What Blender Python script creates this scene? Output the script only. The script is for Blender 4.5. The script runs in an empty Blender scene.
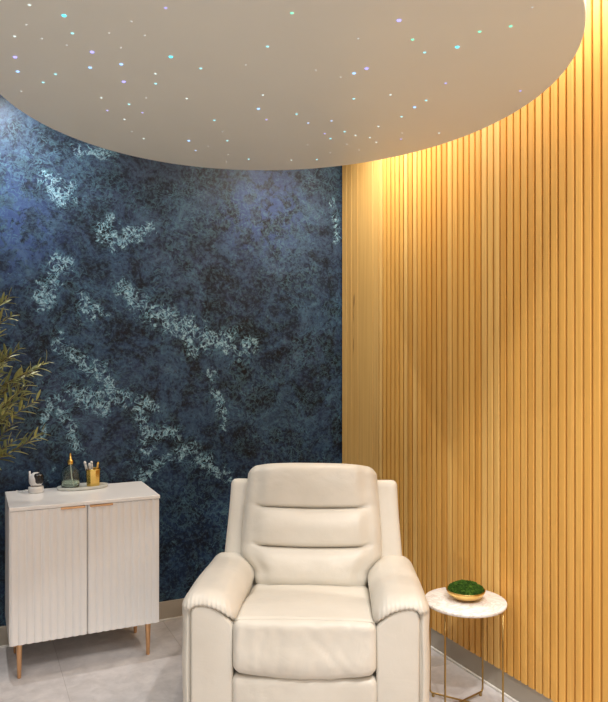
import bpy, bmesh, math, random
from mathutils import Vector, Matrix, noise

# ------------------------------------------------------------------ camera, world, lights, exposure
SC = bpy.context.scene
COL = SC.collection
YAW = math.radians(-25.37)
CAM = Vector((-2.176, -4.0, 1.55))

cd = bpy.data.cameras.new('camera')
cam = bpy.data.objects.new('camera', cd)
COL.objects.link(cam)
cam.location = CAM
cam.rotation_euler = (math.radians(90), 0, YAW)
cd.sensor_fit = 'HORIZONTAL'
cd.sensor_width = 36.0
cd.lens = 36.0 * 704.0 / 608.0
cd.clip_start = 0.05
SC.camera = cam

wd = bpy.data.worlds.new('world')
wd.use_nodes = True
wd.node_tree.nodes['Background'].inputs[0].default_value = (0.9, 0.95, 1.0, 1)
wd.node_tree.nodes['Background'].inputs[1].default_value = 0.05
SC.world = wd

CEIL = 3.05


def downlight(name, x, y, watts, color, size=150, z=CEIL - 0.03, aim=(0, 0), radius=0.010, blend=0.9):
    ld = bpy.data.lights.new(name, 'SPOT')
    ld.energy = watts
    ld.color = color
    ld.spot_size = math.radians(size)
    ld.spot_blend = blend
    ld.shadow_soft_size = radius
    o = bpy.data.objects.new(name, ld)
    COL.objects.link(o)
    o.location = (x, y, z)
    o.rotation_euler = (math.radians(aim[0]), math.radians(aim[1]), 0)
    return o


WARM = (1.0, 0.91, 0.79)
NEUT = (1.0, 0.98, 0.955)
# recessed downlights in the ring around the round panel, an LED strip grazing the slat wall, and unseen spots added behind the camera for fill and floor bounce
downlight('downlight_corner', -0.38, -0.66, 46, WARM)
downlight('downlight_back', -2.05, -0.36, 60, NEUT)
downlight('downlight_front', -1.25, -3.32, 135, NEUT, radius=0.05)
downlight('downlight_front', -0.46, -3.20, 62, NEUT)
downlight('downlight_front', -2.75, -2.75, 62, NEUT)
downlight('fill_spot', -1.3, -4.7, 150, NEUT)
downlight('fill_spot', -2.6, -5.0, 80, NEUT, size=95)
downlight('fill_spot', -3.9, -3.6, 90, NEUT, size=95)
ld = bpy.data.lights.new('led_strip', 'AREA')
ld.shape = 'RECTANGLE'; ld.size = 0.03; ld.size_y = 3.0
ld.energy = 23; ld.color = WARM
led = bpy.data.objects.new('led_strip', ld)
COL.objects.link(led)
led.location = (-0.15, -2.10, CEIL - 0.02)

SC.view_settings.view_transform = 'Standard'
SC.view_settings.look = 'None'
SC.view_settings.exposure = 0.30
SC.view_settings.gamma = 1.0
SC.view_settings.use_curve_mapping = False


# ------------------------------------------------------------------ helpers: objects
def tag(o, label=None, cat=None, group=None, kind=None):
    if label: o['label'] = label
    if cat: o['category'] = cat
    if group: o['group'] = group
    if kind: o['kind'] = kind
    return o


def empty(name, loc=(0, 0, 0), rz=0.0):
    o = bpy.data.objects.new(name, None)
    o.empty_display_size = 0.1
    COL.objects.link(o)
    o.location = loc
    o.rotation_euler = (0, 0, rz)
    return o


def link_mesh(name, me, mat, parent=None, smooth=True):
    o = bpy.data.objects.new(name, me)
    COL.objects.link(o)
    if mat is not None and not me.materials:
        me.materials.append(mat)
    if parent is not None:
        o.parent = parent
    if smooth:
        me.polygons.foreach_set('use_smooth', [True] * len(me.polygons))
        me.update()
    return o


def obj_vf(name, V, F, mat, parent=None, smooth=True):
    me = bpy.data.meshes.new(name)
    me.from_pydata([tuple(v) for v in V], [], F)
    bm = bmesh.new(); bm.from_mesh(me)
    bmesh.ops.recalc_face_normals(bm, faces=bm.faces)
    bm.to_mesh(me); bm.free()
    return link_mesh(name, me, mat, parent, smooth)


def obj_bm(name, bm, mat, parent=None, smooth=False):
    bmesh.ops.recalc_face_normals(bm, faces=bm.faces)
    me = bpy.data.meshes.new(name)
    bm.to_mesh(me); bm.free()
    return link_mesh(name, me, mat, parent, smooth)


def box_bm(x0, x1, y0, y1, z0, z1, bevel=0.0, seg=2):
    bm = bmesh.new()
    bmesh.ops.create_cube(bm, size=1.0)
    for v in bm.verts:
        v.co.x = x0 if v.co.x < 0 else x1
        v.co.y = y0 if v.co.y < 0 else y1
        v.co.z = z0 if v.co.z < 0 else z1
    if bevel > 0:
        bmesh.ops.bevel(bm, geom=list(bm.edges), offset=bevel, segments=seg, profile=0.5, affect='EDGES')
    return bm


def box(name, x0, x1, y0, y1, z0, z1, mat, parent=None, bevel=0.0, seg=2):
    return obj_bm(name, box_bm(x0, x1, y0, y1, z0, z1, bevel, seg), mat, parent)


def lathe(name, prof, mat, parent=None, n=32, loc=(0, 0, 0), sx=1.0, sy=1.0, cap=True, a0=0.0):
    V, F = [], []
    m = len(prof)
    for i in range(n):
        a = a0 + 2 * math.pi * i / n
        for (r, z) in prof:
            V.append((loc[0] + r * sx * math.cos(a), loc[1] + r * sy * math.sin(a), loc[2] + z))
    for i in range(n):
        j = (i + 1) % n
        for k in range(m - 1):
            F.append((i * m + k, j * m + k, j * m + k + 1, i * m + k + 1))
    if cap:
        F.append([i * m for i in range(n)][::-1])
        F.append([i * m + m - 1 for i in range(n)])
    return obj_vf(name, V, F, mat, parent)


def tube_vf(pts, rad, n=10, closed=False):
    pts = [Vector(p) for p in pts]
    rads = rad if isinstance(rad, (list, tuple)) else [rad] * len(pts)
    V, F = [], []
    up = Vector((0.13, 0.21, 0.97)).normalized()
    prev = None
    N = len(pts)
    for i, p in enumerate(pts):
        if closed:
            t = (pts[(i + 1) % N] - pts[i - 1]).normalized()
        else:
            t = (pts[min(i + 1, N - 1)] - pts[max(i - 1, 0)]).normalized()
        if prev is None:
            a = t.cross(up)
            if a.length < 1e-4: a = t.cross(Vector((1, 0, 0)))
            a.normalize()
        else:
            a = prev - t * prev.dot(t)
            if a.length < 1e-5: a = t.cross(up)
            a.normalize()
        prev = a
        b = t.cross(a)
        for k in range(n):
            th = 2 * math.pi * k / n
            V.append(p + (a * math.cos(th) + b * math.sin(th)) * rads[i])
    R = N if closed else N - 1
    for i in range(R):
        j = (i + 1) % N
        for k in range(n):
            l = (k + 1) % n
            F.append((i * n + k, i * n + l, j * n + l, j * n + k))
    if not closed:
        F.append(list(range(n))[::-1])
        F.append([(N - 1) * n + k for k in range(n)])
    return V, F


def tube(name, pts, rad, mat, parent=None, n=10, closed=False):
    V, F = tube_vf(pts, rad, n, closed)
    return obj_vf(name, V, F, mat, parent)


def smooth_path(pts, per=8):
    pts = [Vector(p) for p in pts]
    P = [pts[0] * 2 - pts[1]] + pts + [pts[-1] * 2 - pts[-2]]
    out = []
    for i in range(1, len(P) - 2):
        for k in range(per):
            t = k / per
            a, b, c, d = P[i - 1], P[i], P[i + 1], P[i + 2]
            out.append(0.5 * ((2 * b) + (c - a) * t + (2 * a - 5 * b + 4 * c - d) * t * t + (3 * b - a - 3 * c + d) * t ** 3))
    out.append(pts[-1])
    return out


def soft_vf(half, r, n=(20, 20, 20), deform=None):
    """closed rounded box, dense grid on all six sides, optional deform(Vector)->Vector"""
    hx, hy, hz = half
    idx, V, F = {}, [], []

    def warp(t):
        return 0.45 * t + 0.55 * math.sin(math.pi / 2 * t)

    def vert(i, j, k):
        key = (i, j, k)
        if key in idx: return idx[key]
        q = Vector((warp(2 * i / n[0] - 1) * hx, warp(2 * j / n[1] - 1) * hy, warp(2 * k / n[2] - 1) * hz))
        c = Vector((max(-(hx - r), min(hx - r, q.x)), max(-(hy - r), min(hy - r, q.y)), max(-(hz - r), min(hz - r, q.z))))
        d = q - c
        if d.length > 1e-9: q = c + d.normalized() * r
        if deform: q = deform(q)
        idx[key] = len(V); V.append(q)
        return idx[key]

    def quad(f, A, B):
        for a in range(A):
            for b in range(B):
                F.append((f(a, b), f(a + 1, b), f(a + 1, b + 1), f(a, b + 1)))
    nx, ny, nz = n
    for e in (0, nx): quad(lambda a, b: vert(e, a, b), ny, nz)
    for e in (0, ny): quad(lambda a, b: vert(a, e, b), nx, nz)
    for e in (0, nz): quad(lambda a, b: vert(a, b, e), nx, ny)
    return V, F


def sstep(a, b, x):
    if a == b: return 0.0 if x < a else 1.0
    t = max(0.0, min(1.0, (x - a) / (b - a)))
    return t * t * (3 - 2 * t)


def gauss(x, s):
    return math.exp(-(x / s) ** 2)


def prism(name, pts2d, y0, y1, mat, parent=None, bevel=0.0, seg=3, smooth=False):
    """outline in x-z extruded along y"""
    bm = bmesh.new()
    a = [bm.verts.new((x, y0, z)) for x, z in pts2d]
    b = [bm.verts.new((x, y1, z)) for x, z in pts2d]
    bm.faces.new(a); bm.faces.new(b[::-1])
    m = len(a)
    for i in range(m):
        bm.faces.new((a[i], a[(i + 1) % m], b[(i + 1) % m], b[i]))
    bmesh.ops.recalc_face_normals(bm, faces=bm.faces)
    if bevel:
        es = [e for e in bm.edges if abs(e.verts[0].co.y - e.verts[1].co.y) < 1e-6 and abs(e.verts[0].co.y - y0) < 1e-6]
        bmesh.ops.bevel(bm, geom=es, offset=bevel, segments=seg, profile=0.5, affect='EDGES')
    return obj_bm(name, bm, mat, parent, smooth)


def child_copy(o, name=None, parent=None, loc=None):
    c = o.copy()
    COL.objects.link(c)
    if name: c.name = name
    if parent is not None: c.parent = parent
    if loc is not None: c.location = loc
    return c


def room(X, Y, z):
    """camera-level frame (X right, Y ahead) to the room's own axes"""
    return Vector((CAM.x + X * 0.9036 + Y * 0.4284, CAM.y - X * 0.4284 + Y * 0.9036, z))


# ------------------------------------------------------------------ helpers: materials
class NT:
    def __init__(self, name):
        self.m = bpy.data.materials.new(name)
        self.m.use_nodes = True
        self.t = self.m.node_tree
        self.b = self.t.nodes['Principled BSDF']
        self.out = self.t.nodes['Material Output']

    def n(self, typ, **kw):
        nd = self.t.nodes.new(typ)
        for k, v in kw.items(): setattr(nd, k, v)
        return nd

    def put(self, sock, val):
        if hasattr(val, 'default_value') or isinstance(val, bpy.types.NodeSocket):
            self.t.links.new(val, sock)
        else:
            sock.default_value = val

    def math(self, op, a, b=0.0, c=None, clamp=False):
        nd = self.n('ShaderNodeMath', operation=op, use_clamp=clamp)
        self.put(nd.inputs[0], a); self.put(nd.inputs[1], b)
        if c is not None: self.put(nd.inputs[2], c)
        return nd.outputs[0]

    def vmath(self, op, a, b=None, scale=None):
        nd = self.n('ShaderNodeVectorMath', operation=op)
        self.put(nd.inputs[0], a)
        if b is not None: self.put(nd.inputs[1], b)
        if scale is not None: self.put(nd.inputs['Scale'], scale)
        return nd.outputs['Value'] if op in ('LENGTH', 'DOT_PRODUCT', 'DISTANCE') else nd.outputs['Vector']

    def coord(self, which='Object'):
        return self.n('ShaderNodeTexCoord').outputs[which]

    def mapping(self, vec, loc=(0, 0, 0), rot=(0, 0, 0), scale=(1, 1, 1)):
        nd = self.n('ShaderNodeMapping')
        self.put(nd.inputs[0], vec)
        nd.inputs[1].default_value = loc; nd.inputs[2].default_value = rot; nd.inputs[3].default_value = scale
        return nd.outputs[0]

    def noise(self, vec, scale, detail=4, rough=0.5, dist=0.0, color=False):
        nd = self.n('ShaderNodeTexNoise')
        self.put(nd.inputs['Vector'], vec)
        nd.inputs['Scale'].default_value = scale
        nd.inputs['Detail'].default_value = detail
        nd.inputs['Roughness'].default_value = rough
        nd.inputs['Distortion'].default_value = dist
        return nd.outputs['Color' if color else 0]

    def ramp(self, fac, stops, interp='LINEAR'):
        nd = self.n('ShaderNodeValToRGB')
        nd.color_ramp.interpolation = interp
        els = nd.color_ramp.elements
        while len(els) < len(stops): els.new(0.5)
        for e, (p, c) in zip(els, stops):
            e.position = p; e.color = (c[0], c[1], c[2], 1) if len(c) == 3 else c
        self.put(nd.inputs[0], fac)
        return nd.outputs[0]

    def mix(self, fac, a, b, mode='MIX'):
        nd = self.n('ShaderNodeMix', data_type='RGBA', blend_type=mode)
        self.put(nd.inputs[0], fac)
        self.put(nd.inputs[6], a if not isinstance(a, tuple) else (*a[:3], 1))
        self.put(nd.inputs[7], b if not isinstance(b, tuple) else (*b[:3], 1))
        return nd.outputs[2]

    def smooth(self, x, a, b):
        nd = self.n('ShaderNodeMapRange', interpolation_type='SMOOTHSTEP')
        self.put(nd.inputs[0], x)
        nd.inputs[1].default_value = a; nd.inputs[2].default_value = b
        nd.inputs[3].default_value = 0; nd.inputs[4].default_value = 1
        return nd.outputs[0]

    def bump(self, h, strength=0.2, dist=0.01):
        nd = self.n('ShaderNodeBump')
        nd.inputs['Strength'].default_value = strength
        nd.inputs['Distance'].default_value = dist
        self.put(nd.inputs['Height'], h)
        self.t.links.new(nd.outputs[0], self.b.inputs['Normal'])

    def set(self, **kw):
        names = dict(color='Base Color', rough='Roughness', metal='Metallic', spec='Specular IOR Level', ior='IOR',
                     trans='Transmission Weight', coat='Coat Weight', coatr='Coat Roughness', emit='Emission Color',
                     strength='Emission Strength', sheen='Sheen Weight', sub='Subsurface Weight')
        for k, v in kw.items():
            s = self.b.inputs[names[k]]
            if isinstance(v, tuple) and len(v) == 3: v = (*v, 1)
            self.put(s, v)
        return self


def simple(name, color, rough=0.5, var=0.06, scale=18, **kw):
    m = NT(name)
    f = m.noise(m.coord(), scale, 5, 0.6)
    c0 = tuple(c * (1 - var) for c in color); c1 = tuple(min(1, c * (1 + var)) for c in color)
    m.set(color=m.ramp(f, [(0.3, c0), (0.7, c1)]), rough=rough, **kw)
    return m


M = {}
# painted / plain
M['white_wall'] = simple('painted_wall', (0.58, 0.57, 0.55), 0.85, 0.02, 3).m
m = simple('panel_paint', (0.75, 0.775, 0.73), 0.38, 0.015, 2); M['disc'] = m.m
M['baseboard'] = simple('taupe_baseboard', (0.42, 0.375, 0.31), 0.5, 0.05, 6).m
M['trim'] = simple('white_trim', (0.78, 0.76, 0.72), 0.45, 0.03, 8).m

# floor: light grey concrete-look vinyl
m = NT('grey_concrete_floor')
p = m.coord()
big = m.noise(p, 1.6, 6, 0.6, 0.6)
fine = m.noise(p, 14, 8, 0.65, 0.4)
c = m.ramp(m.math('ADD', m.math('MULTIPLY', big, 0.6), m.math('MULTIPLY', fine, 0.4)),
           [(0.36, (0.46, 0.435, 0.43)), (0.5, (0.60, 0.57, 0.565)), (0.62, (0.72, 0.685, 0.67))])
speck = m.smooth(m.noise(p, 70, 3, 0.6), 0.62, 0.75)
c = m.mix(m.math('MULTIPLY', speck, 0.25), c, (0.80, 0.77, 0.74))
m.set(color=c, rough=m.ramp(fine, [(0.3, (0.42,) * 3), (0.7, (0.58,) * 3)]))
m.bump(fine, 0.05, 0.004)
M['floor'] = m.m
M['grout'] = simple('grey_grout', (0.40, 0.38, 0.37), 0.9, 0.08, 40).m

# wood: vertical straight grain, every slat its own tone
def wood(name, seed, tones):
    m = NT(name)
    info = m.n('ShaderNodeObjectInfo')
    rnd = info.outputs['Random']
    off = m.n('ShaderNodeCombineXYZ')
    m.put(off.inputs[0], m.math('MULTIPLY', rnd, 37.0)); m.put(off.inputs[1], m.math('MULTIPLY', rnd, 91.0)); m.put(off.inputs[2], m.math('MULTIPLY', rnd, 53.0))
    p = m.vmath('ADD', m.coord(), off.outputs[0])
    g = m.noise(m.mapping(p, scale=(60, 60, 1.4)), 1.0, 6, 0.6, 0.3)
    g2 = m.noise(m.mapping(p, scale=(9, 9, 0.5)), 1.0, 3, 0.5, 0.5)
    base = m.ramp(rnd, tones)
    c = m.mix(m.math('MULTIPLY', m.smooth(g, 0.38, 0.72), 0.55), base, (0.58, 0.28, 0.06))
    c = m.mix(m.math('MULTIPLY', m.smooth(g2, 0.4, 0.75), 0.35), c, (0.84, 0.52, 0.16))
    k = m.noise(m.mapping(p, scale=(14, 14, 2.6)), 1.0, 2, 0.5)
    c = m.mix(m.math('MULTIPLY', m.smooth(k, 0.74, 0.80), 0.7), c, (0.25, 0.11, 0.03))
    m.set(color=c, rough=0.48, spec=0.35)
    m.bump(g, 0.06, 0.003)
    return m.m
M['slat'] = wood('light_oak_slat', 1, [(0.0, (0.70, 0.345, 0.070)), (0.3, (0.85, 0.48, 0.120)), (0.6, (0.80, 0.41, 0.085)), (0.8, (0.88, 0.53, 0.155)), (1.0, (0.90, 0.58, 0.20))])
M['board'] = wood('light_oak_board', 2, [(0.0, (0.72, 0.43, 0.13)), (1.0, (0.82, 0.52, 0.18))])
M['backing'] = simple('brown_backing', (0.40, 0.19, 0.045), 0.8, 0.1, 10).m

# blue mottled wallpaper, pale cyan crusts in drifts
CAPS = [(-1.490,2.249,-1.430,2.154,0.058),(-1.430,2.154,-1.262,2.261,0.046),(-1.789,2.468,-1.712,2.390,0.064),(-1.608,2.651,-1.495,2.654,0.046),(-1.391,1.920,-1.324,1.827,0.052),(-1.324,1.827,-1.164,1.740,0.058),(-1.164,1.740,-0.925,1.638,0.075),(-0.925,1.638,-0.642,1.574,0.070),(-1.064,1.719,-1.004,1.544,0.052),(-1.738,1.582,-1.555,1.445,0.046),(-1.555,1.445,-1.430,1.310,0.046),(-1.849,1.097,-1.789,1.276,0.023),(-1.789,1.276,-1.676,1.332,0.029),(-1.676,1.332,-1.446,1.299,0.029),(-1.634,1.271,-1.506,1.234,0.046),(-1.430,1.299,-1.251,1.225,0.052),(-1.296,1.204,-1.251,1.009,0.052),(-1.193,1.109,-1.100,1.058,0.041),(-1.712,1.209,-1.645,1.032,0.035),(-1.319,0.820,-1.164,0.923,0.035),(-1.164,0.923,-1.004,0.977,0.035),(-0.956,0.909,-0.802,0.804,0.052),(-0.882,1.426,-0.808,1.114,0.029),(-1.839,1.822,-1.728,2.031,0.052),(-1.624,1.829,-1.571,1.765,0.046),(-0.085,2.516,-0.030,2.264,0.022)]
m = NT('blue_mural_wallpaper')
sep = m.n('ShaderNodeSeparateXYZ'); m.put(sep.inputs[0], m.coord())
cmb = m.n('ShaderNodeCombineXYZ'); m.put(cmb.inputs[0], sep.outputs[0]); m.put(cmb.inputs[1], sep.outputs[2])
P = cmb.outputs[0]
wv = m.vmath('SUBTRACT', m.noise(P, 7.0, 5, 0.65, color=True), (0.5, 0.5, 0.5))
PW = m.vmath('ADD', P, m.vmath('SCALE', wv, scale=0.12))
wv2 = m.vmath('SUBTRACT', m.noise(P, 26.0, 4, 0.6, color=True), (0.5, 0.5, 0.5))
PW = m.vmath('ADD', PW, m.vmath('SCALE', wv2, scale=0.05))
zmask = m.n('ShaderNodeSeparateXYZ'); m.put(zmask.inputs[0], PW)
flat = m.n('ShaderNodeCombineXYZ'); m.put(flat.inputs[0], zmask.outputs[0]); m.put(flat.inputs[1], zmask.outputs[1])
PF = flat.outputs[0]
dmin = None
for (ax, az, bx_, bz, r) in CAPS:
    ba = Vector((bx_ - ax, bz - az, 0)); L2 = ba.dot(ba)
    pa = m.vmath('SUBTRACT', PF, (ax, az, 0))
    h = m.math('DIVIDE', m.vmath('DOT_PRODUCT', pa, tuple(ba)), L2, clamp=True)
    d = m.math('DIVIDE', m.vmath('LENGTH', m.vmath('SUBTRACT', pa, m.vmath('SCALE', tuple(ba), scale=h))), r)
    dmin = d if dmin is None else m.math('MINIMUM', dmin, d)
soft = m.math('SUBTRACT', 1.0, m.smooth(dmin, 0.1, 2.0))
# fields of tone
f1 = m.noise(P, 1.3, 5, 0.6, 0.5)
f2 = m.noise(P, 5.5, 9, 0.74, 0.7)
f3 = m.noise(P, 48.0, 5, 0.7, 0.5)
fc = m.noise(P, 11.0, 9, 0.74, 0.5)
web = m.math('ABSOLUTE', m.math('SUBTRACT', m.noise(P, 22.0, 4, 0.60, 0.9), 0.5))
web = m.math('SUBTRACT', 1.0, m.smooth(web, 0.008, 0.055))
val = m.math('ADD', m.math('MULTIPLY', m.math('SUBTRACT', fc, 0.5), 2.6), m.math('MULTIPLY', soft, 0.62))
crust = m.smooth(val, 0.38, 0.56)
mid = m.smooth(val, 0.05, 0.40)
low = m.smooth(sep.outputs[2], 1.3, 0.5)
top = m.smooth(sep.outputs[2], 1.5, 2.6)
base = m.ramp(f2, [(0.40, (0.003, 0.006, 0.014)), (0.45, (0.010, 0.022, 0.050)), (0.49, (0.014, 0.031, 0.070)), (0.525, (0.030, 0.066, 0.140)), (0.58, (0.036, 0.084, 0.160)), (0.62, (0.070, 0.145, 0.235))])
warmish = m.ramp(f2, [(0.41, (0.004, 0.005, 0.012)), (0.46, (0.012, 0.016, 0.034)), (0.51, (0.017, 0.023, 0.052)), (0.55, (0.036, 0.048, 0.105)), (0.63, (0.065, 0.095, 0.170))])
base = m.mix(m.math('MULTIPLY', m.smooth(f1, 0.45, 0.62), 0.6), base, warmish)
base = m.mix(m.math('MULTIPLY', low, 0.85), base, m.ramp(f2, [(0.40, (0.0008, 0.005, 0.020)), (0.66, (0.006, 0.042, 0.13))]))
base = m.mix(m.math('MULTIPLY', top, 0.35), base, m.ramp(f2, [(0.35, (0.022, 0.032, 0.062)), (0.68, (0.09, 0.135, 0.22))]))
base = m.mix(m.math('MULTIPLY', m.smooth(f3, 0.50, 0.58), 0.38), base, (0.075, 0.150, 0.215))
base = m.mix(m.math('MULTIPLY', m.smooth(f3, 0.47, 0.38), 0.55), base, (0.003, 0.005, 0.010))
# violet-blue tint mixed in at two places
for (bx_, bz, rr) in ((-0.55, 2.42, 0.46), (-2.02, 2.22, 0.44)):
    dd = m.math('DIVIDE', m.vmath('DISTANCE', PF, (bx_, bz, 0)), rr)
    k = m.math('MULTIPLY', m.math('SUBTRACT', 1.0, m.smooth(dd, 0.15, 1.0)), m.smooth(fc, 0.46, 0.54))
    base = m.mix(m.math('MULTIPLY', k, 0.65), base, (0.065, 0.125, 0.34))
# teal lace all over, stronger in drifts
drift = m.smooth(m.noise(P, 2.6, 6, 0.68, 0.5), 0.42, 0.58)
lace = m.math('MULTIPLY', m.math('MULTIPLY', web, m.math('ADD', m.math('MULTIPLY', drift, 0.45), m.math('MULTIPLY', mid, 0.45))), 0.75, clamp=True)
base = m.mix(lace, base, (0.13, 0.29, 0.37))
cr = m.math('MULTIPLY', crust, m.math('ADD', m.math('MULTIPLY', web, 0.85), m.math('MULTIPLY', m.smooth(f3, 0.48, 0.60), 0.30)), clamp=True)
base = m.mix(cr, base, m.ramp(f3, [(0.38, (0.15, 0.37, 0.50)), (0.62, (0.46, 0.73, 0.85))]))
base = m.mix(1.0, base, (0.76, 0.76, 0.78), 'MULTIPLY')
m.set(color=base, rough=m.ramp(f3, [(0.3, (0.38,) * 3), (0.7, (0.52,) * 3)]), spec=0.28)
m.bump(f3, 0.06, 0.003)
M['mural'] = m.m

# cream leather
m = NT('cream_leather')
p = m.coord()
g = m.noise(p, 260, 4, 0.6)
w = m.noise(p, 9, 4, 0.55, 0.8)
c = m.ramp(m.noise(p, 5, 4, 0.5), [(0.3, (0.63, 0.59, 0.515)), (0.7, (0.685, 0.645, 0.57))])
m.set(color=c, rough=0.42, spec=0.42)
m.bump(m.math('ADD', m.math('MULTIPLY', g, 0.12), w), 0.22, 0.012)
M['leather'] = m.m
M['leather_seam'] = simple('cream_leather_seam', (0.46, 0.43, 0.36), 0.55, 0.05, 60).m
M['black'] = simple('black_plastic', (0.012, 0.012, 0.014), 0.25, 0.1, 30).m
M['dark_steel'] = simple('dark_steel', (0.05, 0.05, 0.05), 0.4, 0.1, 30, metal=0.8).m

# cabinet
M['cab_white'] = simple('warm_white_lacquer', (0.89, 0.87, 0.855), 0.40, 0.02, 4).m
M['cab_top'] = simple('gloss_white_top', (0.90, 0.885, 0.87), 0.2, 0.02, 4).m
M['gold_leg'] = simple('rose_gold_metal', (0.72, 0.42, 0.22), 0.28, 0.06, 40, metal=0.9).m
M['gold'] = simple('polished_gold', (0.83, 0.56, 0.16), 0.22, 0.06, 30, metal=1.0).m
m = NT('hammered_gold')
p = m.coord()
vo = m.n('ShaderNodeTexVoronoi'); m.put(vo.inputs['Vector'], p); vo.inputs['Scale'].default_value = 55
m.set(color=m.ramp(m.noise(p, 20, 4), [(0.3, (0.66, 0.42, 0.12)), (0.7, (0.86, 0.62, 0.24))]), metal=1.0, rough=0.28)
m.bump(vo.outputs['Distance'], 0.25, 0.004)
M['bowl_gold'] = m.m
M['brass'] = simple('brushed_brass', (0.42, 0.28, 0.10), 0.36, 0.08, 40, metal=1.0).m

# marble
m = NT('white_marble')
p = m.coord()
n1 = m.noise(p, 6, 6, 0.6, 2.2)
v = m.math('SUBTRACT', 1.0, m.smooth(m.math('ABSOLUTE', m.math('SUBTRACT', n1, 0.5)), 0.0, 0.06))
c = m.mix(m.math('MULTIPLY', v, 0.55), (0.86, 0.84, 0.82), (0.58, 0.50, 0.45))
c = m.mix(m.math('MULTIPLY', m.smooth(m.noise(p, 3, 3), 0.45, 0.7), 0.25), c, (0.62, 0.58, 0.56))
m.set(color=c, rough=0.2)
M['marble'] = m.m
M['tray'] = simple('pale_stone_tray', (0.62, 0.64, 0.60), 0.25, 0.06, 30).m
M['plastic_white'] = simple('white_plastic', (0.82, 0.82, 0.82), 0.3, 0.02, 10).m
M['grey_tool'] = simple('pale_grey_handle', (0.50, 0.50, 0.50), 0.35, 0.08, 60).m
m = simple('green_tinted_glass', (0.90, 0.97, 0.92), 0.02, 0.02, 5, trans=1.0, ior=1.45); M['glass'] = m.m
m = simple('pale_green_liquid', (0.84, 0.95, 0.87), 0.05, 0.02, 5, trans=0.8, ior=1.33); M['liquid'] = m.m
M['dip_tube'] = simple('white_dip_tube', (0.85, 0.88, 0.84), 0.3, 0.02, 10).m

# moss
m = NT('green_moss')
p = m.coord()
c = m.ramp(m.noise(p, 60, 5, 0.7), [(0.3, (0.008, 0.024, 0.003)), (0.5, (0.028, 0.075, 0.008)), (0.72, (0.09, 0.18, 0.02))])
m.set(color=c, rough=0.9, spec=0.15)
m.bump(m.noise(p, 220, 4, 0.7), 0.8, 0.006)
M['moss'] = m.m

# olive tree
def leafmat(name, a, b):
    m = NT(name)
    info = m.n('ShaderNodeObjectInfo')
    c = m.mix(info.outputs['Random'], a, b)
    c = m.mix(m.math('MULTIPLY', m.noise(m.coord(), 30, 3), 0.35), c, (0.42, 0.40, 0.16))
    m.set(color=c, rough=0.45, sub=0.0)
    return m.m
M['leaf'] = leafmat('olive_leaf', (0.09, 0.12, 0.035), (0.42, 0.42, 0.13))
M['bark'] = simple('olive_bark', (0.14, 0.10, 0.065), 0.85, 0.25, 30).m
M['pot'] = simple('grey_ceramic_pot', (0.55, 0.54, 0.52), 0.5, 0.05, 10).m
M['soil'] = simple('potting_soil', (0.05, 0.035, 0.025), 0.95, 0.4, 80).m


def starmat(name, col, s):
    m = NT(name)
    m.set(color=(0.1, 0.1, 0.1), emit=col, strength=s, rough=0.4)
    return m.m
STAR = {'C': (starmat('star_cyan_bright', (0.10, 0.75, 0.95), 1.5), 0.0062), 'c': (starmat('star_cyan', (0.38, 0.85, 0.90), 1.0), 0.0046),
        'V': (starmat('star_violet_bright', (0.36, 0.33, 1.0), 1.5), 0.0060), 'v': (starmat('star_violet', (0.50, 0.45, 0.95), 0.85), 0.0044),
        'B': (starmat('star_blue_bright', (0.30, 0.55, 1.0), 1.5), 0.0056), 'b': (starmat('star_blue', (0.45, 0.62, 0.95), 0.95), 0.0044),
        'g': (starmat('star_green', (0.25, 0.95, 0.60), 1.0), 0.0048), 'w': (starmat('star_white', (0.75, 0.88, 0.85), 0.95), 0.0040),
        'f': (starmat('star_faint', (0.62, 0.62, 0.60), 0.80), 0.0030)}

# ------------------------------------------------------------------ the room
XL, YF = -4.6, -6.4
fl = tag(box('floor', XL, 0.06, YF, 0.06, -0.06, -0.0012, M['grout']), kind='structure')
xs = [XL] + [v for v in (-1.777 - 0.6 * 4 + 0.6 * i for i in range(8)) if XL < v < -0.05] + [0.0]
ys = [YF] + [v for v in (-1.15 - 1.2 * 4 + 1.2 * i for i in range(6)) if YF < v < -0.05] + [0.0]
for xa, xb in zip(xs[:-1], xs[1:]):
    for ya, yb in zip(ys[:-1], ys[1:]):
        tl_ = obj_bm('tile', box_bm(xa + 0.0009, xb - 0.0009, ya + 0.0009, yb - 0.0009, -0.010, 0.0, 0.0006, 1), M['floor'], fl)
tag(box('ceiling', XL, 0.06, YF, 0.06, CEIL, CEIL + 0.06, M['white_wall']), kind='structure')
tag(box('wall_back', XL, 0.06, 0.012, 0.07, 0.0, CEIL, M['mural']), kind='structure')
wr = tag(box('wall_right', 0.012, 0.07, YF, 0.0, 0.0, CEIL, M['backing']), kind='structure')
tag(box('wall_left', XL - 0.06, XL, YF, 0.06, 0.0, CEIL, M['white_wall']), kind='structure')
tag(box('wall_front', XL, 0.06, YF - 0.06, YF, 0.0, CEIL, M['white_wall']), kind='structure')

BB = 0.108
tag(box('baseboard_back', XL, 0.0, 0.0, 0.013, 0.0, BB, M['baseboard'], bevel=0.002), kind='structure')
tag(box('baseboard_right', 0.0, 0.013, YF, 0.0, 0.0, BB, M['baseboard'], bevel=0.002), kind='structure')
tag(box('trim_1', XL, -0.009, -0.009, 0.001, 0.0, 0.012, M['trim'], bevel=0.003), kind='structure')
tag(box('trim_2', -0.009, 0.001, YF, 0.0, 0.0, 0.012, M['trim'], bevel=0.003), kind='structure')

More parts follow.
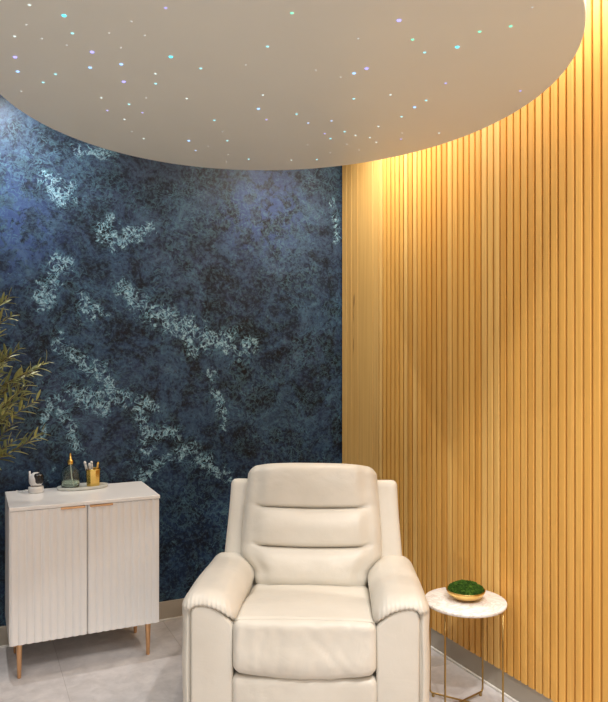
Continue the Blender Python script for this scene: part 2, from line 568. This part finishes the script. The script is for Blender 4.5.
# slatted panelling on the right wall: plain boards by the corner, then slats
edges = [0.0, 0.062, 0.128, 0.205, 0.385, 0.449]
for a, b in zip(edges[:-1], edges[1:]):
    bd = obj_bm('board', box_bm(-0.008, 0.012, -(b - a) / 2 + 0.0016, (b - a) / 2 - 0.0016, BB, CEIL, 0.002, 1), M['board'], wr)
    bd.location = (0, -(a + b) / 2, 0)
PITCH, SW = 0.0436, 0.0328
sl0 = obj_bm('slat', box_bm(-0.010, 0.012, -SW / 2, SW / 2, BB, CEIL, 0.0018, 1), M['slat'], wr)
v0 = 0.4746
for i in range(76):
    s = sl0 if i == 0 else child_copy(sl0, 'slat', wr)
    s.location = (0, -(v0 + i * PITCH), 0)

# ------------------------------------------------------------------ round dropped panel with star lights
DZ = 2.5
K = DZ - 1.55
ecx, ecy = CAM.x + 0.010 + 1.0282 * K, CAM.y + 2.4860 * K
ea, eb = 1.0446 * K, 1.2236 * K
ang = math.atan2(0.14425, -0.98954)
N = 160
ring = []
for i in range(N):
    t = 2 * math.pi * i / N
    u, w_ = ea * math.cos(t), eb * math.sin(t)
    ring.append((u * math.cos(ang) - w_ * math.sin(ang), u * math.sin(ang) + w_ * math.cos(ang)))
panel = tag(empty('star_ceiling_panel', (ecx, ecy, DZ)), 'round dropped ceiling panel in smooth taupe, dotted with tiny star lights', 'ceiling panel')
V, F = [], []
levels = [(0.12, 1.0), (0.004, 1.0), (0.001, 0.9985), (0.0, 0.996)]
for (z, k) in levels:
    for (x, y) in ring: V.append((x * k, y * k, z))
for l in range(len(levels) - 1):
    for i in range(N):
        j = (i + 1) % N
        F.append((l * N + i, l * N + j, (l + 1) * N + j, (l + 1) * N + i))
F.append(list(range(N)))
F.append([(len(levels) - 1) * N + i for i in range(N)][::-1])
obj_vf('panel_disc', V, F, M['disc'], panel, smooth=False)
for q, (dx, dy) in enumerate(((0.5, 0.5), (-0.5, 0.5), (0.5, -0.5), (-0.5, -0.5))):
    tube('hanger_rod', [(dx, dy, 0.12), (dx, dy, CEIL - DZ)], 0.008, M['dark_steel'], panel, n=8)
STARS = [(-2.029,-1.931,'w'),(-1.936,-1.908,'C'),(-1.900,-1.802,'c'),(-2.055,-1.706,'w'),(-1.979,-1.725,'f'),(-2.028,-1.802,'f'),(-2.045,-1.545,'V'),(-2.030,-1.422,'B'),(-1.943,-1.356,'c'),(-1.912,-1.453,'c'),(-2.007,-1.232,'f'),(-1.826,-1.691,'V'),(-1.813,-1.562,'B'),(-1.905,-1.709,'f'),(-1.801,-1.851,'f'),(-1.749,-1.762,'f'),(-1.724,-1.634,'B'),(-1.687,-1.485,'V'),(-1.687,-2.075,'v'),(-1.591,-1.763,'C'),(-1.603,-1.603,'w'),(-1.581,-1.515,'c'),(-1.732,-1.289,'w'),(-1.756,-1.954,'f'),(-1.701,-1.879,'f'),(-1.476,-1.714,'c'),(-1.624,-1.264,'c'),(-1.687,-1.156,'v'),(-1.556,-1.189,'v'),(-1.605,-1.077,'w'),(-1.544,-0.929,'f'),(-1.475,-0.847,'w'),(-1.440,-1.418,'w'),(-1.284,-0.905,'B'),(-1.211,-0.767,'b'),(-1.179,-0.859,'f'),(-1.268,-1.224,'c'),(-1.127,-0.979,'c'),(-1.051,-0.769,'f'),(-0.931,-0.735,'c'),(-1.189,-1.093,'f'),(-1.195,-1.575,'w'),(-1.155,-1.430,'B'),(-1.077,-1.323,'v'),(-0.994,-1.438,'c'),(-0.732,-0.809,'w'),(-1.013,-0.636,'f'),(-1.580,-1.359,'f'),(-1.349,-1.805,'f'),(-0.990,-1.898,'B'),(-0.972,-1.952,'V'),(-1.015,-1.848,'f'),(-0.871,-1.685,'c'),(-0.768,-1.779,'w'),(-0.612,-1.707,'B'),(-0.615,-1.788,'c'),(-0.652,-1.959,'v'),(-0.596,-1.591,'c'),(-0.616,-1.445,'w'),(-0.829,-1.424,'b'),(-0.904,-1.358,'b'),(-0.711,-1.321,'c'),(-0.777,-1.261,'v'),(-0.721,-1.208,'c'),(-0.643,-1.296,'w'),(-0.570,-1.297,'w'),(-0.507,-1.248,'w'),(-0.432,-1.336,'v'),(-0.476,-1.412,'f'),(-0.330,-1.481,'w'),(-0.516,-1.105,'f'),(-0.622,-0.872,'c'),(-0.613,-1.162,'f'),(-1.120,-1.866,'f'),(-0.771,-1.078,'f'),(-0.618,-1.007,'f'),(-1.063,-2.290,'V'),(-0.957,-2.202,'g'),(-0.870,-2.141,'c'),(-0.801,-2.218,'C'),(-0.807,-2.332,'g'),(-0.748,-2.399,'g'),(-0.772,-2.512,'f'),(-0.361,-2.016,'v'),(-1.110,-2.137,'f'),(-1.359,-2.198,'g'),(-1.338,-1.967,'c')]
star_mesh = {}
for (x, y, c) in STARS:
    if c not in star_mesh:
        mt, r = STAR[c]; r *= 1.15
        prof = [(r, 0.002), (r, 0.0), (r * 0.8, -r * 0.35), (r * 0.35, -r * 0.55)]
        s = lathe('star_light', prof, mt, panel, n=10)
        star_mesh[c] = s
    else:
        s = child_copy(star_mesh[c], 'star_light', panel)
    s.location = (x - ecx, y - ecy, 0)

# ------------------------------------------------------------------ recliner
ch = tag(empty('recliner', room(0.022, 3.03, 0), YAW + math.radians(-3.0)), 'cream leather recliner with padded arms and three-tiered back cushion', 'armchair')
L = M['leather']
random.seed(4)


def wrinkle(v, s, a):
    return a * noise.fractal(Vector(v) * s, 0.8, 2.0, 4)


OUTL = [(-0.62, 0.06), (-0.62, 0.560), (-0.59, 0.577), (-0.52, 0.587), (-0.38, 0.594), (-0.12, 0.595), (0.15, 0.590), (0.4, 0.579), (0.62, 0.564), (0.82, 0.545), (0.985, 0.525), (0.985, 0.06)]


def outz(u):
    if u <= -0.62: return 0.58
    for (a, za), (b, zb) in zip(OUTL[1:-1], OUTL[2:-1]):
        if a <= u <= b: return za + (zb - za) * (u - a) / max(1e-6, b - a)
    return 0.52


def arm(s):
    cx = s * 0.366
    def arm_def(q):
        w = q.copy()
        u = -s * q.x / 0.098          # +1 on the inner side
        zt = sstep(0.05, 0.29, q.z)
        # padded top: domed across, droops towards the seat, a little lower at the back
        w.z -= zt * (0.012 * u * u + (0.020 * u ** 1.5 if u > 0 else 0.0))
        w.z -= zt * 0.032 * sstep(-0.2, 0.34, q.y)
        # pad bulges a little past the frame
        w.x += -s * (0.012 * u if u > 0 else 0.004 * u) * gauss(q.z - 0.235, 0.05)
        w.x += s * 0.008 * gauss(q.z - 0.02, 0.2) * (1 if u < 0 else 0)
        Z = w.z + 0.345
        fr = sstep(-0.28, -0.345, q.y)
        lip = sstep(outz(u) - 0.012, outz(u) + 0.010, Z)
        w.y -= fr * 0.030 * lip
        w.y -= fr * 0.012 * sstep(-0.60, -0.72, u) * (1 - lip)
        # gathers along the front lip
        w.y += 0.0018 * math.sin(q.x * 420 + 3 * q.z) * fr * lip
        w.z += 0.0016 * math.sin(q.x * 420) * sstep(-0.30, -0.35, q.y) * zt
        w += Vector((0, 0, wrinkle(q + Vector((s, 0, 0)), 8, 0.003) * zt))
        return w + Vector((cx, -0.05, 0.345))
    V, F = soft_vf((0.098, 0.345, 0.295), 0.050, (56, 40, 90), arm_def)
    obj_vf('arm', V, F, L, ch)
    pts = [(cx - s * q * 0.098, z) for q, z in OUTL]
    if s > 0: pts = pts[::-1]
    pn = prism('arm_front_panel', pts, -0.413, -0.36, L, ch, bevel=0.010, seg=4, smooth=True)
    edge = [(x, -0.4015, z) for x, z in pts]
    tube('piping', edge, 0.0030, M['leather_seam'], pn, n=6)


arm(-1); arm(1)

# seat
def seat_def(q):
    w = q.copy()
    xx = 1 - (q.x / 0.282) ** 2
    up, dn = sstep(0.0, 0.07, q.z), sstep(0.0, -0.07, q.z)
    w.z += up * (0.016 * max(0, xx) * sstep(-0.31, -0.1, q.y) - 0.055 * sstep(-0.20, 0.28, q.y) + 0.014)
    w.z -= dn * (0.026 * max(0, xx) - 0.012)
    fr = sstep(-0.22, -0.30, q.y)
    w.y -= 0.018 * fr * gauss(q.z + 0.035, 0.05) * max(0, xx) ** 0.5
    # seam line across the front of the top
    w.z -= 0.007 * gauss(q.y + 0.262 + 0.010 * (q.x / 0.28) ** 2, 0.006) * (1 if q.z > 0.02 else 0)
    w.y -= wrinkle(Vector((q.x * 2.2, q.y, q.z * 1.2)) + Vector((3, 0, 0)), 8, 0.005) * fr
    crease = gauss((q.x - 0.05) * 0.8 - (0.03 - q.z) * 0.9, 0.010) + 0.8 * gauss((q.x - 0.10) * 0.8 - (0.05 - q.z) * 0.7, 0.008)
    w.y += 0.004 * fr * crease * gauss(q.z, 0.05)
    w.z += wrinkle(q, 6, 0.003) * (1 - fr)
    return w + Vector((0, -0.13, 0.437))
V, F = soft_vf((0.2685, 0.30, 0.096), 0.032, (56, 84, 34), seat_def)
seat = obj_vf('seat', V, F, L, ch)
tube('seam', [seat_def(Vector((-0.262 + 0.524 * i / 40, -0.262 - 0.010 * ((i - 20) / 20) ** 2, 0.096))) + Vector((0, 0, 0.0004)) for i in range(41)], 0.0022, M['leather_seam'], seat, n=6)

def foot_def(q):
    w = q.copy()
    xx = 1 - (q.x / 0.27) ** 2
    if q.y < 0: w.y -= 0.014 * max(0, xx) ** 0.6 * gauss(q.z, 0.16)
    w.y -= wrinkle(Vector((q.x * 2.0, q.y, q.z)) + Vector((9, 0, 0)), 9, 0.004) * (1 if q.y < 0 else 0)
    return w + Vector((0, -0.362, 0.200))
V, F = soft_vf((0.276, 0.055, 0.140), 0.030, (44, 10, 28), foot_def)
obj_vf('footrest', V, F, L, ch)

# back
RC = math.radians(19)
O = Vector((0, 0.135, 0.50)); U = Vector((0, math.sin(RC), math.cos(RC))); Nn = Vector((0, math.cos(RC), -math.sin(RC)))


def place(q):  # q: x, depth (0 front, + back), height along the back
    return O + Vector((q.x, 0, 0)) + Nn * q.y + U * q.z

H2 = 0.285
def cush_def(q):
    w = q.copy()
    z = q.z + H2 - 0.02
    wid = 0.262 + (0.326 - 0.262) * sstep(0.04, 0.14, z)
    wid -= 0.018 * sstep(0.20, 0.56, z)
    w.x *= wid / 0.31
    xn = abs(q.x) / 0.31
    frm = sstep(0.02, -0.05, q.y)
    z1, z2 = 0.355 - 0.012 * (1 - xn * xn), 0.180 - 0.014 * (1 - xn * xn)
    endf = 1 - sstep(0.66, 0.86, xn)
    edge = 1 - xn ** 4
    def puff(a, b):
        if not a < z < b: return 0
        t = (z - a) / (b - a)
        return (math.sin(math.pi * t) ** 0.55)
    pf = max(puff(z2, z1), puff(z1, 0.60), puff(-0.05, z2))
    w.y -= frm * (0.040 * pf * edge * (0.35 + 0.65 * endf) + 0.014 * edge)
    w.y += frm * endf * 0.024 * (gauss(z - z1, 0.008) + gauss(z - z2, 0.008))
    w.z -= frm * endf * 0.016 * (gauss(z - z1 - 0.02, 0.02) + gauss(z - z2 - 0.02, 0.02))
    w.y -= frm * wrinkle(q, 9, 0.0028)
    w.z -= 0.014 * xn ** 3 * sstep(0.2, 0.285, q.z)
    return place(Vector((w.x, w.y + 0.075, w.z + H2 - 0.02)))
V, F = soft_vf((0.31, 0.075, H2), 0.05, (52, 12, 84), cush_def)
bc = obj_vf('back_cushion', V, F, L, ch)

def shell_def(q):
    w = q.copy()
    z = q.z
    w.x *= 1.0 - 0.055 * sstep(-0.15, 0.42, z)
    w.x += 0.006
    return place(Vector((w.x, w.y + 0.135, w.z + 0.055)))
V, F = soft_vf((0.424, 0.075, 0.430), 0.028, (28, 10, 36), shell_def)
obj_vf('back_shell', V, F, L, ch)
box('base', -0.30, 0.30, -0.30, 0.30, 0.05, 0.36, L, ch, bevel=0.02)
for (x, y) in ((-0.36, -0.30), (0.36, -0.30), (-0.36, 0.22), (0.36, 0.22)):
    lathe('foot', [(0.022, 0.0), (0.026, 0.004), (0.028, 0.055)], M['black'], ch, n=16, loc=(x, y, 0))

# ------------------------------------------------------------------ cabinet
CX0, CX1, CYF, CYB, CZ0, CZ1 = -2.013, -1.303, -0.45, -0.022, 0.172, 0.818
ccx = (CX0 + CX1) / 2
cab = tag(empty('cabinet', (ccx, (CYF + CYB) / 2, 0)), 'white two-door cabinet with fluted fronts on slender gold legs', 'cabinet')
hw, hd = (CX1 - CX0) / 2, (CYB - CYF) / 2
W = M['cab_white']
box('body', -hw + 0.001, hw - 0.001, -hd + 0.026, hd, CZ0, CZ1 - 0.018, W, cab, bevel=0.002)
box('cabinet_top', -hw, hw, -hd - 0.002, hd, CZ1 - 0.018, CZ1, M['cab_top'], cab, bevel=0.003)


def fluted_door(x0, x1, hx0, hx1):
    nf = 10
    z0, z1 = CZ0 - 0.003, CZ1 - 0.021
    yb, yf = -hd + 0.024, -hd + 0.004
    prof = []
    for i in range(nf):
        for t, d in ((0.0, 0.0062), (0.08, 0.0056), (0.20, 0.0018), (0.40, 0.0), (0.64, 0.0010), (0.86, 0.0036)):
            prof.append((x0 + (x1 - x0) * (i + t) / nf, yf + d))
    prof.append((x1, yf + 0.0062))
    bm = bmesh.new()
    lo = [bm.verts.new((x, y, z0)) for x, y in prof] + [bm.verts.new((x1, yb, z0)), bm.verts.new((x0, yb, z0))]
    hi = [bm.verts.new((v.co.x, v.co.y, z1)) for v in lo]
    n = len(lo)
    bm.faces.new(lo); bm.faces.new(hi[::-1])
    for i in range(n):
        bm.faces.new((lo[i], lo[(i + 1) % n], hi[(i + 1) % n], hi[i]))
    d = obj_bm('door', bm, W, cab)
    h = obj_bm('handle', box_bm(hx0, hx1, yf - 0.010, yf + 0.012, z1 - 0.008, z1 + 0.001, 0.002, 2), M['gold_leg'], d)
    return d
fluted_door(-hw + 0.003, -0.0035, -0.125, -0.012)
fluted_door(0.0035, hw - 0.003, 0.010, 0.120)
for (x, y) in ((-0.308, -0.171), (0.303, -0.171), (-0.308, 0.135), (0.303, 0.135)):
    lathe('leg', [(0.0075, 0.0), (0.009, 0.003), (0.0145, 0.165), (0.0155, CZ0 + 0.001)], M['gold_leg'], cab, n=18, loc=(x, y, 0))

# on the cabinet: tray, soap bottle, gold cup with tools, baby monitor
TZ = CZ1
tray = lathe('tray', [(0.0, 0.0), (0.118, 0.0), (0.130, 0.004), (0.132, 0.016), (0.129, 0.0175), (0.124, 0.016), (0.119, 0.011), (0.0, 0.011)], M['tray'], None, n=48, sx=1.0, sy=0.52, cap=False)
tray.location = (-1.634, -0.105, TZ)
tag(tray, 'pale oval stone tray under the soap bottle and gold cup', 'tray')

bt = tag(empty('soap_bottle', (-1.697, -0.105, TZ + 0.011)), 'clear green glass soap bottle with gold pump on the oval tray', 'bottle')
gl = [(0.0, 0.0), (0.040, 0.0), (0.046, 0.004), (0.0475, 0.02), (0.0475, 0.072), (0.044, 0.090), (0.034, 0.105), (0.020, 0.114), (0.0135, 0.119), (0.0125, 0.130),
      (0.0105, 0.130), (0.0115, 0.119), (0.018, 0.111), (0.032, 0.101), (0.0415, 0.088), (0.0445, 0.072), (0.0445, 0.02), (0.042, 0.007), (0.0, 0.006)]
lathe('glass_body', gl, M['glass'], bt, n=36, cap=False)
lathe('liquid', [(0.0, 0.0065), (0.0412, 0.0075), (0.0438, 0.02), (0.0438, 0.036), (0.0, 0.036)], M['liquid'], bt, n=32, cap=False)
tube('dip_tube', smooth_path([(0.012, -0.006, 0.012), (0.006, -0.004, 0.06), (0.0, 0, 0.125)]), 0.0028, M['dip_tube'], bt, n=8)
pump = lathe('pump', [(0.0, 0.122), (0.0155, 0.122), (0.016, 0.126), (0.0155, 0.142), (0.011, 0.146), (0.0075, 0.150), (0.007, 0.166), (0.0, 0.166)], M['gold'], bt, n=24, cap=False)
tube('nozzle', smooth_path([(0, 0, 0.166), (0, 0, 0.176), (-0.001, -0.010, 0.182), (-0.004, -0.034, 0.180)]), [0.0055] * 8 + [0.005] * 8 + [0.004] * 9, M['gold'], pump, n=10)

cup = tag(empty('tool_cup', (-1.580, -0.105, TZ + 0.011)), 'faceted gold cup holding slim tools on the oval tray', 'cup')
lathe('cup_body', [(0.0, 0.0), (0.034, 0.0), (0.036, 0.003), (0.039, 0.088), (0.036, 0.088), (0.033, 0.006), (0.0, 0.006)], M['gold'], cup, n=9, cap=False)
for pl in cup.children[0].data.polygons: pl.use_smooth = False
lathe('cup_rim', [(0.0365, 0.086), (0.0402, 0.086), (0.0402, 0.091), (0.0365, 0.091), (0.0365, 0.086)], M['gold'], cup, n=9, cap=False)
tl = [((-0.024, 0.008), (-0.040, 0.012), 0.124, 'grey_tool', 'blunt pale grey tool leaning furthest left in the gold cup'),
      ((-0.012, -0.010), (-0.020, -0.010), 0.116, 'grey_tool', 'shorter grey tool second from the left in the gold cup'),
      ((-0.004, 0.010), (-0.006, 0.016), 0.122, 'grey_tool', 'upright grey tool in the middle of the gold cup'),
      ((0.018, -0.004), (0.024, 0.002), 0.118, 'gold', 'slim gold tool standing at the right side of the cup')]
for (p0, p1, h, mt, lab) in tl:
    t = tag(empty('cosmetic_tool', (-1.580, -0.105, TZ + 0.0175)), lab, 'tool', 'slim tools standing in the gold cup')
    a = Vector((p0[0] * 0.6, p0[1] * 0.6, 0.003)); b = Vector((p1[0], p1[1], h - 0.012)); d = (b - a).normalized()
    tube('handle', [a, a + d * 0.02, b - d * 0.02, b], [0.0042, 0.0052, 0.0066, 0.006], M[mt], t, n=10)
    tube('tip', [b, b + d * 0.006, b + d * 0.013], [0.0068, 0.0072, 0.004], M['plastic_white' if mt == 'grey_tool' else 'gold'], t, n=10)

bm_ = tag(empty('baby_monitor', (-1.868, -0.110, TZ), math.radians(24)), 'white baby monitor with glossy black face and short antenna', 'baby monitor')
lathe('base', [(0.0, 0.0), (0.033, 0.0), (0.037, 0.004), (0.038, 0.020), (0.0365, 0.030), (0.0355, 0.031), (0.0, 0.031)], M['plastic_white'], bm_, n=36, cap=False)
def head_def(q):
    w = q.copy()
    w.x *= 1.0 - 0.12 * sstep(0.0, 0.035, q.z)
    return w + Vector((0, 0, 0.066))
V, F = soft_vf((0.0350, 0.0335, 0.038), 0.0325, (20, 20, 20), head_def)
hd_ = obj_vf('head', V, F, M['plastic_white'], bm_)
V, F = soft_vf((0.0265, 0.0195, 0.029), 0.019, (18, 16, 18), lambda q: q + Vector((0.004, -0.0175, 0.072)))
obj_vf('face', V, F, M['black'], bm_)
V, F = tube_vf([(0.004, -0.032, 0.072), (0.004, -0.0385, 0.072)], 0.0075, 18)
obj_vf('lens', V, F, M['dark_steel'], bm_)
tube('antenna', [(-0.026, 0.012, 0.055), (-0.0275, 0.012, 0.085), (-0.028, 0.012, 0.112)], [0.006, 0.0055, 0.0045], M['plastic_white'], bm_, n=12)
tube('power_cable', smooth_path([(-0.03, 0.01, 0.012), (-0.05, 0.016, 0.016), (-0.058, 0.04, 0.006), (-0.055, 0.098, 0.004)]), 0.003, M['plastic_white'], bm_, n=8)

# ------------------------------------------------------------------ side table and moss bowl
TH = 0.458
tb = tag(empty('side_table', room(0.708, 3.09, 0), YAW), 'small round marble side table on thin brass legs', 'side table')
lathe('tabletop', [(0.0, TH - 0.016), (0.172, TH - 0.016), (0.1765, TH - 0.012), (0.178, TH - 0.006), (0.1765, TH - 0.001), (0.174, TH), (0.0, TH)], M['marble'], tb, n=72, cap=False)
A = {'bl': (-0.142, 0.075), 'br': (0.098, 0.085), 'fl': (-0.104, -0.078), 'fr': (0.140, -0.090)}
for a, b in (('bl', 'fr'), ('br', 'fl')):
    pa, pb = Vector((*A[a], 0)), Vector((*A[b], 0))
    z0 = 0.016 if a == 'bl' else 0.0165
    d = (pb - pa).normalized(); up = Vector((0, 0, 1))
    pts = [pa + up * (TH - 0.016), pa + up * 0.2]
    r = 0.016
    for k in range(7):
        t = math.pi / 2 * k / 6
        pts.append(pa + d * r * (1 - math.cos(t)) + up * (z0 + r * (1 - math.sin(t))))
    for k in range(7):
        t = math.pi / 2 * k / 6
        pts.append(pb - d * r * (1 - math.sin(t)) + up * (z0 + r * (1 - math.cos(t))))
    pts += [pb + up * 0.2, pb + up * (TH - 0.016)]
    tube('leg_frame', pts, 0.0042, M['brass'], tb, n=12)
    for q in (pa + d * 0.016, pb - d * 0.016):
        lathe('glide', [(0.0, 0.0), (0.006, 0.0), (0.0065, 0.004), (0.006, z0 - 0.003), (0.0, z0 - 0.003)], M['brass'], tb, n=14, loc=(q.x, q.y, 0), cap=False)

bpos = room(0.712, 3.10, TH)
bw = lathe('bowl', [(0.0, 0.0), (0.034, 0.0), (0.040, 0.002), (0.066, 0.014), (0.081, 0.030), (0.086, 0.044), (0.0845, 0.0455), (0.082, 0.044), (0.076, 0.031), (0.060, 0.016), (0.034, 0.006), (0.0, 0.005)], M['bowl_gold'], None, n=56, cap=False)
bw.location = bpos
tag(bw, 'shallow hammered gold bowl filled with green moss', 'bowl')
random.seed(11)
V, F = [], []
def add_ico(c, r, sub):
    b = bmesh.new()
    bmesh.ops.create_icosphere(b, subdivisions=sub, radius=1.0)
    base = len(V)
    b.verts.ensure_lookup_table()
    for v in b.verts:
        q = v.co
        f = 1 + 0.30 * noise.noise(q * 2.4 + Vector(c) * 90)
        V.append((c[0] + q.x * r * f, c[1] + q.y * r * f, c[2] + q.z * r * f * 0.9))
    for f_ in b.faces: F.append([base + v.index for v in f_.verts])
    b.free()
# mound
nr, na = 18, 48
base = len(V)
def mz(rr, a):
    h = 0.030 * (1 - rr ** 2.2) ** 0.8 if rr < 1 else 0
    return 0.041 + h + 0.004 * noise.noise(Vector((rr * 3 * math.cos(a), rr * 3 * math.sin(a), 0.3)))
for i in range(nr + 1):
    rr = i / nr
    for k in range(na):
        a = 2 * math.pi * k / na
        V.append((0.078 * rr * math.cos(a), 0.078 * rr * math.sin(a), mz(rr, a)))
for i in range(nr):
    for k in range(na):
        l = (k + 1) % na
        F.append((base + i * na + k, base + i * na + l, base + (i + 1) * na + l, base + (i + 1) * na + k))
for i in range(520):
    rr = math.sqrt(random.random()) * 0.94; a = random.random() * 2 * math.pi
    add_ico((0.0795 * rr * math.cos(a), 0.0795 * rr * math.sin(a), mz(rr, a) + 0.001), random.uniform(0.0028, 0.0062), 1)
ms = obj_vf('moss', V, F, M['moss'], None, smooth=False)
ms.location = bpos
tag(ms, 'mound of bright green moss heaped in the gold bowl', 'moss', kind='stuff')

# ------------------------------------------------------------------ olive tree, its pot standing left of the cabinet
random.seed(23)
TB = room(-1.66, 3.12, 0)
tree = tag(empty('olive_tree', TB), 'leafy olive tree with narrow grey-green leaves beside the cabinet', 'potted tree')
lathe('pot', [(0.0, 0.0), (0.105, 0.0), (0.112, 0.006), (0.150, 0.30), (0.152, 0.305), (0.142, 0.305), (0.136, 0.27), (0.0, 0.27)], M['pot'], tree, n=36, cap=False)
lathe('soil', [(0.0, 0.272), (0.1365, 0.272), (0.1365, 0.276), (0.06, 0.284), (0.0, 0.286)], M['soil'], tree, n=28, cap=False)
trunk = smooth_path([(0, 0, 0.27), (0.012, -0.008, 0.55), (-0.012, 0.01, 0.85), (0.01, 0.0, 1.12), (0.0, 0.01, 1.45), (0.015, 0.0, 1.72)], 6)
nT = len(trunk)
tube('trunk', trunk, [0.022 - 0.017 * i / (nT - 1) for i in range(nT)], M['bark'], tree, n=10)

# one leaf: narrow, slightly folded along the midrib and arched
lv, lf = [], []
LL = [(0.0, 0.0008), (0.12, 0.0036), (0.35, 0.0066), (0.6, 0.0064), (0.85, 0.0036), (1.0, 0.0004)]
for t, w_ in LL:
    y = 0.066 * t; z = -0.010 * t * t
    lv += [(-w_, y, z + w_ * 0.35), (0, y, z), (w_, y, z + w_ * 0.35)]
for i in range(len(LL) - 1):
    for k in range(2):
        lf.append((i * 3 + k, i * 3 + k + 1, i * 3 + k + 4, i * 3 + k + 3))
n0 = len(lv)
lv += [(x, y, z - 0.0006) for x, y, z in lv]
lf += [tuple(n0 + v for v in f[::-1]) for f in lf]
for i in range(len(LL) - 1):
    for k, kk in ((0, 0), (2, 2)):
        lf.append((i * 3 + k, (i + 1) * 3 + k, n0 + (i + 1) * 3 + k, n0 + i * 3 + k))
leaf_me = bpy.data.meshes.new('leaf')
leaf_me.from_pydata(lv, [], lf)
_b = bmesh.new(); _b.from_mesh(leaf_me); bmesh.ops.recalc_face_normals(_b, faces=_b.faces); _b.to_mesh(leaf_me); _b.free()
leaf_me.materials.append(M['leaf'])

TIPS = [(-1.155, 3.10, 1.185), (-1.19, 3.13, 1.33), (-1.145, 3.12, 1.50), (-1.26, 3.10, 1.555), (-1.27, 3.05, 1.70), (-1.30, 3.10, 1.785), (-1.25, 3.05, 1.165),
        (-1.21, 3.05, 1.40), (-1.24, 3.15, 1.45), (-1.26, 3.0, 1.30), (-1.29, 3.12, 1.23), (-1.31, 3.02, 1.62), (-1.30, 3.2, 1.36), (-1.28, 2.98, 1.46), (-1.33, 3.08, 1.10), (-1.33, 3.0, 1.26),
        (-1.20, 3.08, 1.46), (-1.32, 3.15, 1.52), (-1.30, 3.05, 1.52), (-1.23, 3.1, 1.36), (-1.33, 3.05, 1.38)]
tips = [room(*t) - TB for t in TIPS]
for i in range(44):
    a = random.uniform(0, 2 * math.pi)
    h = random.uniform(-0.9, 1.0)
    r = 0.44 * math.sqrt(max(0.05, 1 - h * h)) * random.uniform(0.75, 1.0)
    p = Vector((r * math.cos(a), r * math.sin(a), 1.44 + 0.46 * h))
    w = TB + p
    d = w - CAM
    X = d.x * 0.9036 - d.y * 0.4284; Yc = d.x * 0.4284 + d.y * 0.9036
    if 304 + 704 * X / Yc > -8 or w.y > -0.06: continue      # the crown's right side follows the named shoots
    tips.append(p)
sepleaf, rest = [], []
for tp in tips:
    zt = max(0.95, min(1.62, tp.z - random.uniform(0.12, 0.28)))
    k = min(nT - 1, int((zt - 0.27) / 1.45 * (nT - 1)))
    st = Vector(trunk[k])
    mid = st.lerp(tp, 0.5) + Vector((0, 0, -0.03)) + Vector((random.uniform(-.03, .03), random.uniform(-.03, .03), 0))
    path = smooth_path([st, mid, tp], 8)
    tube('branch', path, [0.0058 - 0.0046 * i / (len(path) - 1) for i in range(len(path))], M['bark'], tree, n=6)
    ln = sum((path[i + 1] - path[i]).length for i in range(len(path) - 1))
    npair = int(ln / 0.019)
    for j in range(int(npair * 0.22), npair + 1):
        f = j / npair * (len(path) - 1)
        i0 = min(len(path) - 2, int(f)); p = path[i0].lerp(path[i0 + 1], f - i0)
        t = (path[i0 + 1] - path[i0]).normalized()
        side = t.cross(Vector((0, 0, 1))).normalized()
        side = Matrix.Rotation(j * 1.57 + random.uniform(-.5, .5), 3, t) @ side
        for sg in (-1, 1):
            dr = (t * random.uniform(0.55, 1.1) + side * sg * random.uniform(0.6, 1.0) + Vector((0, 0, 0.15))).normalized()
            sc = random.uniform(0.7, 1.2) * (0.75 if j > npair - 2 else 1)
            upv = Vector((random.uniform(-.5, .5), random.uniform(-.5, .5), 1))
            xa = dr.cross(upv).normalized(); za = xa.cross(dr)
            R = Matrix((xa, dr, za)).transposed()
            q = p + dr * 0.056 * sc
            w = TB + q; d = w - CAM
            X = d.x * 0.9036 - d.y * 0.4284; Yc = d.x * 0.4284 + d.y * 0.9036
            px = 304 + 704 * X / Yc
            if w.y > -0.02: continue
            (sepleaf if px > -1 else rest).append((p, R, sc))
sepleaf, extra = sepleaf[:300], sepleaf[300:]
for (p, R, sc) in sepleaf:
    o = bpy.data.objects.new('leaf', leaf_me); COL.objects.link(o); o.parent = tree
    o.matrix_local = Matrix.Translation(p) @ R.to_4x4() @ Matrix.Scale(sc, 4)
V, F = [], []
for (p, R, sc) in rest + extra:
    b0 = len(V)
    V += [p + R @ (Vector(v) * sc) for v in lv]
    F += [tuple(b0 + i for i in f) for f in lf]
tag(obj_vf('foliage', V, F, M['leaf'], tree, smooth=False), kind='stuff')
print('leaves', len(sepleaf), len(rest), len(extra))
